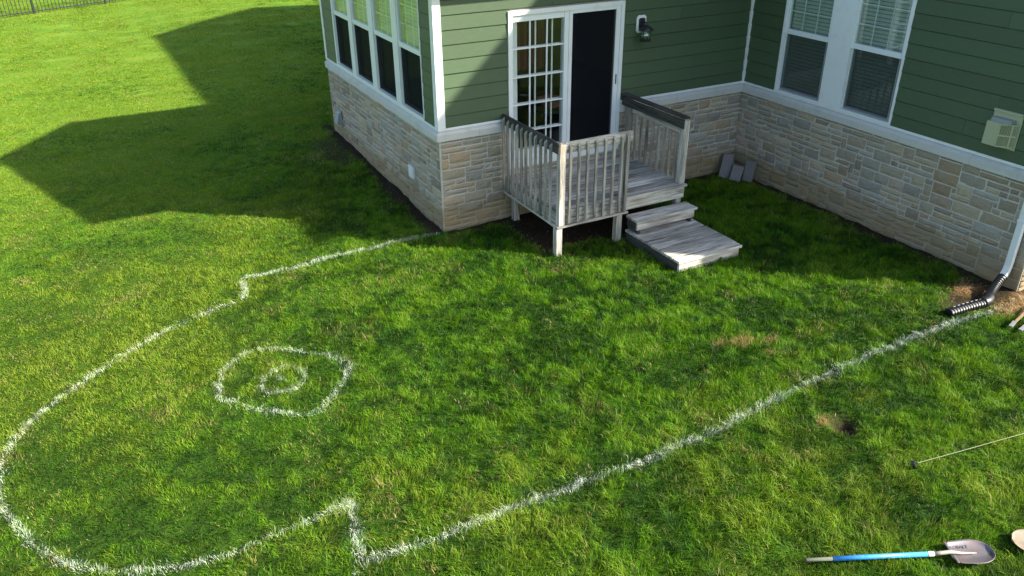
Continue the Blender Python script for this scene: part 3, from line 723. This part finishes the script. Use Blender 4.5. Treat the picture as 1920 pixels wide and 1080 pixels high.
bbox('soffit', M_white, H, (-.60,-.03,-.40,-.03,ZS-.075,ZS-.061), (-.03,LX-.03,-.40,-.027,ZS-.075,ZS-.061), (-.6,-.027,-.029,LY+.4,ZS-.075,ZS-.061))

# --- wall lantern beside the door
LN = empty('wall_lantern', (3.27,0,2.53)); LN.parent = H
bm = bmesh.new(); a, b, c = .085, .125, .03; zc = .085
pr = [(-a+c,-b),(a-c,-b),(a,-b+c),(a,b-c),(a-c,b),(-a+c,b),(-a,b-c),(-a,-b+c)]
prism(bm, pr, -.018, -.038, lambda t_, p, q_: Vector((p, t_, q_+zc))); obj('backplate', bm, M_white, LN, bevel=.004)
bm = bmesh.new(); prism(bm, [(x*.62,z*.62) for x, z in pr], -.039, -.056, lambda t_, p, q_: Vector((p, t_, q_+zc+.01)))
tube(bm, [(0,-.05,zc+.02),(0,-.09,zc+.045),(0,-.14,zc+.035),(0,-.155,zc+.0)], .011); obj('bracket', bm, M_black, LN, smooth=False)
cc = (0,-.155,0)
bm = bmesh.new(); lathe(bm, [(.014,.090),(.035,.082),(.065,.064),(.108,.026),(.111,.016),(.072,.014)], cc, 24); obj('hood', bm, M_black, LN, smooth=True)
bm = bmesh.new(); lathe(bm, [(.066,-.125),(.066,.013)], cc, 24); obj('glass_shade', bm, M_glass, LN, smooth=True)
bm = bmesh.new(); lathe(bm, [(.076,-.142),(.082,-.134),(.076,-.1255)], cc, 24)
for k in range(4):
    an = k*math.pi/2+.5; p = Vector((cc[0]+.071*math.cos(an), cc[1]+.071*math.sin(an), 0)); box(bm, p.x-.004, p.x+.004, p.y-.004, p.y+.004, -.13, .015)
obj('cage', bm, M_black, LN)
bm = bmesh.new(); lathe(bm, [(.010,-.05),(.022,-.025),(.024,-.005),(.012,.015)], cc, 14); obj('bulb', bm, M_vinyl, LN, smooth=True)

# --- outlet cover and metal vent hood on the left wall
bbox('outlet_cover', M_vinyl, H, (-.055,-.020,.985,1.165,.485,.675), (-.062,-.0555,1.01,1.14,.52,.64), bevel=.004)
V = empty('vent_hood', (0,4.66,.42)); V.parent = H
bbox('back_flange', M_galv, V, (-.044,-.030,-.12,.12,-.05,.24), bevel=.002)
bm = bmesh.new(); A = [(-.0445,-.09,.21),(-.0445,.09,.21),(-.0445,.09,-.03),(-.0445,-.09,-.03)]; B = [(-.075,-.085,.19),(-.075,.085,.19),(-.125,.09,.0),(-.125,-.09,.0)]
va = [bm.verts.new(c) for c in A]; vb = [bm.verts.new(c) for c in B]
for i in range(4):
    if i != 2: bm.faces.new((va[i],va[(i+1)%4],vb[(i+1)%4],vb[i]))
bm.faces.new(vb); obj('hood', bm, M_galv, V, bevel=.002)
# --- beige louvred vent on the right wall
V = empty('exhaust_vent', (LX,-4.45,1.88)); V.parent = H
bm = bmesh.new(); box(bm, -.030,-.016,-.18,.18,-.22,.22); box(bm, -.05,-.0305,-.18,.18,.195,.22); obj('back_flange', bm, M_beige, V, bevel=.003)
bm = bmesh.new(); box(bm, -.15,-.0305,.0,.165,-.19,.09)   # left cheek block
box(bm, -.15,-.0305,-.012,-.0005,-.19,.09); obj('cover', bm, M_beige, V, bevel=.003)
bm = bmesh.new()
def wedge(y0, y1, x0, x1, z0, z1):  # louvre face slanting back to the wall
    v = [bm.verts.new(c) for c in ((x0,y0,z0),(x0,y0,z1),(x1,y1,z1),(x1,y1,z0),(x0+.008,y0,z0),(x0+.008,y0,z1),(x1+.008,y1,z1),(x1+.008,y1,z0))]
    for f in ((0,1,2,3),(7,6,5,4),(0,4,5,1),(3,2,6,7),(1,5,6,2),(0,3,7,4)): bm.faces.new([v[i] for i in f])
for (z0, z1) in ((-.19,-.175),(-.06,-.04),(.075,.09)): wedge(-.012,-.165,-.15,-.042,z0,z1)
for k in range(12):
    y = -.014-.0136*k; xx = -.15+(.108)*(-y-.012)/.153; w_ = .004 if k not in (7,) else .018
    wedge(y, y-w_, xx, xx+.7*w_, -.175, .075)
obj('louvres', bm, M_beige, V)
bm = bmesh.new(); box(bm, -.12,-.0305,-.11,.14,.091,.135); obj('damper', bm, M_galv, V)
# --- downspout on the right wall
bm = bmesh.new()
def rect_path(bm, pts, hw, hd):
    rings = []
    for i, p in enumerate(pts):
        p = Vector(p); d = (Vector(pts[min(i+1, len(pts)-1)])-Vector(pts[max(i-1, 0)])).normalized(); s = Vector((0,1,0)); n = d.cross(s).normalized(); s = n.cross(d).normalized()
        rings.append([bm.verts.new(p+s*a+n*b) for a, b in ((-hw,-hd),(hw,-hd),(hw,hd),(-hw,hd))])
    for a, b in zip(rings, rings[1:]):
        for k in range(4): bm.faces.new((a[k],a[(k+1)%4],b[(k+1)%4],b[k]))
    bm.faces.new(rings[0][::-1]); bm.faces.new(rings[-1])
rect_path(bm, [(5.34,-5.0,6.2),(5.34,-5.0,.33),(5.325,-5.0,.25),(5.28,-5.005,.185),(5.20,-5.02,.13)], .040, .030)
obj('downspout', bm, M_white, H, bevel=.006)
bbox('downspout_strap', M_white, H, (5.305,5.42,-5.047,-4.953,.90,.93), bevel=.002)

# ================================================================ WOODEN DECK STAIRS
DK = empty('wooden_landing', (2.06,-.76,0)); tag(DK, 'weathered grey wooden landing with railings and two steps at the patio door', 'deck')
DKI = Matrix.Translation((-2.06,.76,0))
rw = random.Random(4)
def dk(name, m, *dims, bevel=.004, parent=None, jit=0):
    bm = bmesh.new()
    for d in dims:
        box(bm, *d)
    if jit:
        for v in bm.verts: v.co += Vector([rw.uniform(-jit, jit) for _ in range(3)])
    bm.transform(DKI); return obj(name, bm, m, parent or DK, bevel=bevel)
ZD = .655; XA, XB, YF = 1.03, 3.10, -1.49
# decking boards along x
ds = []; y = -.055
while y > -1.56:
    y2 = max(y-.138, -1.545); ds.append((XA-.0+rw.uniform(-.006,.006), XB+.03+rw.uniform(-.008,.008), y2, y, ZD-.036, ZD+rw.uniform(-.002,.002))); y = y2-.013
    if y < -1.5: break
dk('decking', WX, *ds, jit=.0012)
dk('ledger', WX, (XA,XB,-.053,-.035,.48,ZD-.037))
# rim joists
dk('rim_board', WX, (XA-.03,XB,YF-.035,YF,.455,ZD-.037), jit=.001)
dk('rim_board', WY, (XA-.03,XA+.006,YF+.001,-.036,.455,ZD-.037), jit=.001)
dk('rim_board', WY, (XB-.036,XB,YF+.001,-.036,.455,ZD-.037), jit=.001)
dk('drip_strip', WX, (XA-.075,2.10,YF-.085,YF-.0355,.425,.4545)); dk('drip_strip', WY, (XA-.075,XA-.031,YF-.0350,-.036,.425,.4545))
dk('joist', WY, *[(x-.019,x+.019,YF+.01,-.06,.48,ZD-.038) for x in (1.5,2.0,2.5)])
# ground posts
dk('post', WZ, (.955,1.045,YF-.07,YF+.02,-.2,.424)); dk('post', WZ, (1.95,2.04,YF-.03,YF+.06,-.2,.454)); dk('post', WZ, (3.0,3.09,-.20,-.11,-.2,.454)); dk('post', WZ, (1.05,1.14,-.20,-.11,-.2,.454)); dk('post', WZ, (3.0,3.09,YF+.01,YF+.10,-.2,.454))
# upper corner post, short post, right hand posts
def post_top(x0, x1, y0, y1, z0, z1, m=WZ):
    bm = bmesh.new(); box(bm, x0, x1, y0, y1, z0, z1-.012); v = []
    xm, ym = (x0+x1)/2, (y0+y1)/2
    box(bm, x0+.012, x1-.012, y0+.012, y1-.012, z1-.012, z1)
    bm.transform(DKI); return obj('post', bm, m, DK, bevel=.008)
post_top(.985,1.073,YF-.074,YF-.036+.05,.4555,1.585)
post_top(1.99,2.078,YF-.050,YF+.038,ZD+.003,1.42)
post_top(3.02,3.112,-1.50,-1.408,ZD+.003,1.585)
post_top(3.02,3.108,-.20,-.112,ZD+.003,1.60, DZ)
# rails
dk('rail', DY, (.955,.992,YF-.075,-.02,1.455,1.60), jit=.002)
dk('rail', WX, (1.074,2.12,YF-.062,YF-.026,1.45,1.592), jit=.002)
dk('rail', DY, (3.0,3.019,-1.50,-.035,1.46,1.585), jit=.002); dk('rail', DY, (2.99,3.09,-1.52,-.03,1.603,1.632), jit=.003)
dk('rail', WY, (3.0725,3.11,-1.40,-.21,1.36,1.46), jit=.001)
# balusters with mitred heads
def baluster(cx, cy, z0, z1, out, m=BZ, s=.017):
    bm = bmesh.new(); k = .034; o_ = Vector(out)
    tl = rw.uniform(-.006, .006)
    v = box(bm, cx-s, cx+s, cy-s, cy+s, z0, z1)
    for q_ in v:
        if q_.co.z > z1-.001:
            q_.co.z -= k*(.5+.5*((q_.co-Vector((cx,cy,z1))).dot(o_)/s)); q_.co += Vector((tl*abs(o_.y), tl*abs(o_.x), 0))
        elif q_.co.z < z0+.001: q_.co.z += .6*k*(.5+.5*((q_.co-Vector((cx,cy,z0))).dot(o_)/s))
    bm.transform(DKI); return obj('baluster', bm, m, DK, bevel=.0025)
for k in range(11): baluster(.937, -.10-.131*k, .463, 1.575-(k % 3)*.012, (-1,0,0), DZ if k in (1,2,4,8) else BZ)
for k in range(7): baluster(1.135+.1335*k, YF-.080, .463, 1.565, (0,-1,0))
baluster(2.022, YF-.0855, .463, 1.575, (0,-1,0), BZ, .022)
for k in range(8): baluster(3.094, -.30-.138*k, .50, 1.50, (1,0,0), BZ)
# steps
def step(name, x0, x1, y0, y1, zt, rz0, boards, side0):
    T = empty('step', ((x0+x1)/2-2.06, (y0+y1)/2+.76, 0)); T.parent = DK; I = Matrix.Translation((-(x0+x1)/2, -(y0+y1)/2, 0))
    def p(nm, m, *dims, j=.0015):
        bm = bmesh.new()
        for d in dims: box(bm, *d)
        for v in bm.verts: v.co += Vector([rw.uniform(-j, j) for _ in range(3)])
        bm.transform(I); return obj(nm, bm, m, T, bevel=.004)
    n = boards; bw = (y1-y0)/n
    p('tread', WX, *[(x0+rw.uniform(-.006,.006), x1+rw.uniform(-.01,.01), y1-bw*(i+1)+.006, y1-bw*i-.006, zt-.036, zt+rw.uniform(-.002,.002)) for i in range(n)])
    p('riser', WX, (x0+.02, x1-.03, y0+.025, y0+.062, rz0, zt-.037))
    p('side_board', DY if side0 else WY, (x0+.02, x0+.056, y0+.0625, y1, rz0, zt-.037)); p('side_board', WY, (x1-.066, x1-.03, y0+.0625, y1, rz0, zt-.037))
step('upper', 2.10, 3.14, -1.80, -1.528, .385, .235, 2, 1)
step('lower', 2.09, 3.15, -2.745, -1.54, .175, .0, 8, 1)
dk('stringer', DY, (2.135,2.172,-1.78,-1.53,.18,.234)); dk('stringer', DY, (3.03,3.067,-1.78,-1.53,.18,.234))

# ================================================================ SMALL THINGS
# concrete pavers leaning in the inner corner
def paver(loc, rot, size, label):
    bm = bmesh.new(); a, b, c = size; box(bm, -a/2, a/2, -b/2, b/2, 0, c)
    o = obj('concrete_paver', bm, M_conc, None, bevel=.006); o.location = loc; o.rotation_euler = rot
    tag(o, label, 'paver', group='concrete pavers in the corner'); return o
paver((4.97,-.30,.0), (R(-30),R(11),R(-38)), (.17,.06,.41), 'tallest grey concrete paver leaning at the left of the corner pile')
paver((5.12,-.20,.0), (R(-14),R(4),R(-30)), (.19,.07,.36), 'upright grey concrete paver at the back of the corner pile')
paver((5.03,-.50,.0), (R(-32),R(13),R(-42)), (.18,.065,.27), 'short grey concrete paver at the front of the corner pile')
paver((5.22,-.60,.0), (R(-14),R(0),R(-75)), (.17,.06,.34), 'grey concrete paver at the right of the pile, nearest the window wall')

# corrugated black drain pipe
DP = empty('drain_pipe', (4.9,-5.1,0)); tag(DP, 'black corrugated drain pipe running from the white downspout into the grass', 'drain pipe')
DPI = Matrix.Translation((-4.9,5.1,0))
def crv(pts, n):
    out = []; P_ = [Vector(p) for p in pts]; P_ = [P_[0]*2-P_[1]]+P_+[P_[-1]*2-P_[-2]]
    for i in range(1, len(P_)-2):
        for k in range(n):
            t_ = k/n; a, b, c, d = P_[i-1:i+3]; out.append(.5*((2*b)+(c-a)*t_+(2*a-5*b+4*c-d)*t_*t_+(3*b-a-3*c+d)*t_**3))
    out.append(P_[-2]); return out
pp = crv([(5.30,-5.0,.19),(5.12,-5.04,.115),(4.97,-5.09,.07),(4.84,-5.15,.055)], 22)
bm = bmesh.new(); tube(bm, pp, [.050+.006*(1 if (i//2) % 2 else -1) for i in range(len(pp))], 16); bm.transform(DPI); obj('corrugated_hose', bm, M_pipe, DP)
bm = bmesh.new(); tube(bm, crv([(4.90,-5.13,.06),(4.80,-5.165,.055),(4.72,-5.165,.05)], 6), [.056,.060,.062,.063,.064,.064,.065,.066,.066,.066,.066,.066,.066], 18); bm.transform(DPI); obj('elbow', bm, M_pipe, DP, smooth=True)
pp = crv([(4.73,-5.165,.045),(4.55,-5.14,.040),(4.38,-5.12,.032),(4.20,-5.10,.022)], 26)
bm = bmesh.new(); tube(bm, pp, [.058+.0045*(1 if (i//3) % 2 else -1) for i in range(len(pp))], 16, .85); bm.transform(DPI); obj('perforated_end', bm, M_pipe, DP)
M_slot = m_paint('slot_grit', (.25,.25,.24), .1, .8, .2)
for k in range(7):
    bm = bmesh.new(); p = pp[4+k*10]; q_ = pp[5+k*10]; d = (q_-p).normalized(); s = Vector((d.y,-d.x,0))*-1
    for off, hgt in ((-.020,.051),):
        c = p+s*off+Vector((0,0,hgt)); MM = Matrix.Translation(c) @ Matrix.Rotation(math.atan2(d.y, d.x), 4, 'Z'); box(bm, -.017, .017, -.005, .005, -.003, .0015, MM)
    bm.transform(DPI); obj('drain_slot', bm, M_slot, DP)

# string line and its peg
bm = bmesh.new(); tube(bm, [(1.56,-6.735,.055),(2.0,-6.82,.07),(2.5,-6.91,.085),(3.9,-7.17,.11)], .0028, 6)
M_cord = m_paint('pale_cord', (.22,.26,.13), .2, .8, .2)
tag(obj('string_line', bm, M_cord), 'thin pale cord stretched low over the grass to the right edge', 'cord')
bm = bmesh.new(); MM = Matrix.Translation((1.55,-6.735,0)) @ Matrix.Rotation(R(-35), 4, 'Y'); lathe(bm, [(.004,-.08),(.013,-.05),(.013,.09),(.020,.092),(.020,.108),(.012,.112)], (0,0,0), 12, MM)
tag(obj('ground_peg', bm, M_black, smooth=False), 'small black peg pushed into the turf at the end of the cord', 'peg')

# shovels
def shovel(loc, rz, label, blade_m, text=False, tilt=0, dirty=False):
    T = empty('shovel', loc, rz); T.rotation_euler = (R(tilt), 0, rz); tag(T, label, 'shovel')
    # local x: from the grip (0) to the tip (1.47)
    if dirty: hm_, gm = M_tan, M_grip
    else: hm_, gm = M_blue, M_grip
    bm = bmesh.new(); tube(bm, [(0,0,0),(.01,0,0),(.215,0,0)], [.010,.014,.0150], 12); obj('grip', bm, gm, T, smooth=True)
    bm = bmesh.new(); tube(bm, [(.2151,0,0),(.5,0,0),(.95,0,0)], [.0185,.019,.0185], 14); obj('shaft', bm, hm_, T, smooth=True)
    bm = bmesh.new(); tube(bm, [(.9501,0,0),(.96,0,0),(.99,0,0),(1.0,0,0)], [.019,.0205,.0205,.0185], 14); obj('collar', bm, M_white, T, smooth=True)
    bm = bmesh.new(); tube(bm, [(1.0,0,0),(1.06,0,.004),(1.12,0,.010),(1.165,0,.004),(1.22,0,-.008),(1.30,0,-.012),(1.345,0,-.015)], [.017,.016,.015,.014,.011,.007,.002], 12); obj('socket', bm, blade_m if dirty else M_sock, T, smooth=True)
    # blade: dished outline
    L0, L1, nx, ny = 1.135, 1.47, 26, 18; bm = bmesh.new(); gr_ = []
    for i in range(nx+1):
        s = i/nx; x = L0+(L1-L0)*s
        hw = .108*(1+.14*math.sin(min(s, .55)/.55*math.pi/2)) if s < .5 else .1231*math.sqrt(max(0, 1-((s-.5)/.5)**2.1))
        row = []
        for j in range(ny+1):
            v_ = -1+2*j/ny; y_ = hw*v_
            xx = x-(.03*(abs(v_)**1.5)*(1-s)*0)+.018*(1-s)*(abs(v_)) 
            z_ = -.028+.034*abs(v_)**2*(1-.2*s)+.012*s*s+.006*math.exp(-(v_*6)**2)*(1-s)
            row.append(bm.verts.new((xx, y_, z_)))
        gr_.append(row)
    for i in range(nx):
        for j in range(ny): bm.faces.new((gr_[i][j], gr_[i+1][j], gr_[i+1][j+1], gr_[i][j+1]))
    bmesh.ops.remove_doubles(bm, verts=bm.verts[:], dist=.0004)
    o = obj('blade', bm, blade_m, T, smooth=True); sd = o.modifiers.new('s', 'SOLIDIFY'); sd.thickness = .003
    for sg in (-1, 1):   # rolled foot rests at the shoulder
        bm = bmesh.new(); box(bm, 1.132, 1.150, min(sg*.03, sg*.105), max(sg*.03, sg*.105), .001, .010)
        obj('foot_rest', bm, blade_m, T, bevel=.003)
    if text:
        tcu = bpy.data.curves.new('lettering', 'FONT'); tcu.body = 'KOBALT'; tcu.size = .036; tcu.extrude = .0012; tcu.space_character = 1.05
        to = bpy.data.objects.new('lettering_src', tcu); COL.objects.link(to); bpy.context.view_layer.update()
        me_ = bpy.data.meshes.new_from_object(to.evaluated_get(bpy.context.evaluated_depsgraph_get())); bpy.data.objects.remove(to)
        me_.name = 'lettering'
        for v in me_.vertices:
            x, y = v.co.x+1.165, v.co.y+.052
            v_ = min(1, y/.115); s = (x-L0)/(L1-L0)
            v.co = Vector((x+.0, y+.10*(x-1.165)*0, v.co.z*1.0-.028+.034*v_**2*(1-.2*s)+.012*s*s+.006*math.exp(-(v_*6)**2)*(1-s)+.0042))
        me_.materials.clear(); me_.materials.append(M_stamp); lo = bpy.data.objects.new('lettering', me_); COL.objects.link(lo); lo.parent = T
    return T
a0 = Vector((-.15,-7.08)); a1 = Vector((1.18,-7.70)); 
shovel((a0.x, a0.y, .062), math.atan2(a1.y-a0.y, a1.x-a0.x), 'long handled shovel with blue shaft and stamped steel blade lying on the grass', M_steel, True)
tip = Vector((1.40,-7.70)); an = math.atan2(.30, -.34)
shovel((tip.x-1.47*math.cos(an), tip.y-1.47*math.sin(an), .075), an, 'mud caked shovel blade poking in at the lower right edge', M_muddy, False, -6, True)

# two stakes lying by the drain pipe
def stake(p, q_, label):
    T = empty('survey_stake', (*p[:2], 0)); tag(T, label, 'stake', group='stakes at the right edge')
    P_, Q_ = Vector(p), Vector(q_); I = Matrix.Translation((-p[0],-p[1],0)); m_ = P_.lerp(Q_, .18)
    bm = bmesh.new(); rect_path(bm, [m_, P_.lerp(Q_,.6), Q_], .013, .011); bm.transform(I); obj('shaft', bm, M_stakewood, T, bevel=.002)
    bm = bmesh.new(); rect_path(bm, [P_, P_.lerp(Q_,.08), m_*.999+Vector((0,0,.001))], .021, .009); bm.transform(I); obj('metal_end', bm, M_tip, T, bevel=.002)
M_stakewood = m_paint('stake_wood', (.22,.145,.08), .3, .8, .4, (.2,.15,.1))
stake((4.44,-5.69,.075), (5.22,-5.50,.10), 'grey tipped stake lying in the grass, the one nearer the wall')
stake((4.46,-5.79,.075), (5.30,-5.66,.09), 'grey tipped stake lying in the grass, the one farther from the wall')

# straw and dug clods beside the drain pipe
n = 420; bm = bmesh.new()
for i in range(n):
    k = rw.random()
    if k < .6: x, y = rw.gauss(5.12,.22), rw.gauss(-5.38,.08)
    else: x, y = rw.gauss(4.98,.11), rw.gauss(-4.78,.08)
    if x > LX-.03 and y > YR-.03: continue
    a = rw.uniform(0, 6.28); l = rw.uniform(.03,.10); z = float(height(np.array([x]), np.array([y]))[0])+rw.uniform(.004,.03)
    d = Vector((math.cos(a), math.sin(a), rw.uniform(-.15,.35)))*l; s = Vector((-math.sin(a), math.cos(a), 0))*.0022; p = Vector((x,y,z))
    bm.faces.new([bm.verts.new(c) for c in (p-s, p+s, p+d+s*.5, p+d-s*.5)])
M_straw = m_paint('straw', (.36,.21,.085), .5, .8, .4, (.25,.15,.07))
tag(obj('straw_litter', bm, M_straw), 'loose orange straw strewn over the bare soil', 'straw', kind='stuff')

# metal picket fence, top left
FN = empty('picket_fence', (-5.02,24.39,0)); tag(FN, 'dark metal picket fence along the far edge of the lawn', 'fence')
fa = Vector((-5.02,24.39)); fb = Vector((-2.62,25.55)); fd = (fb-fa); sp_ = fd.length; fd.normalize(); fang = math.atan2(fd.y, fd.x)
FN.rotation_euler = (0,0,fang); NS = (-4, 6)
for k in range(NS[0], NS[1]+1):
    bbox('post', M_black, FN, (k*sp_-.032,k*sp_+.032,-.032,.032,-.2,1.32), (k*sp_-.038,k*sp_+.038,-.038,.038,1.3205,1.34))
for k in range(NS[0], NS[1]):
    a, b = k*sp_+.0325, (k+1)*sp_-.0325
    bbox('rail', M_black, FN, (a,b,-.014,.014,.07,.10)); bbox('rail', M_black, FN, (a,b,-.014,.014,1.10,1.13)); 
    dd = []; n = 20
    for i in range(1, n): x = a+(b-a)*i/n; dd += [(x-.0085,x+.0085,-.0085,.0085,.03,.0695),(x-.0085,x+.0085,-.0085,.0085,.1005,1.0995),(x-.0085,x+.0085,-.0085,.0085,1.1305,1.25)]
    o = bbox('pickets', M_black, FN, *dd)
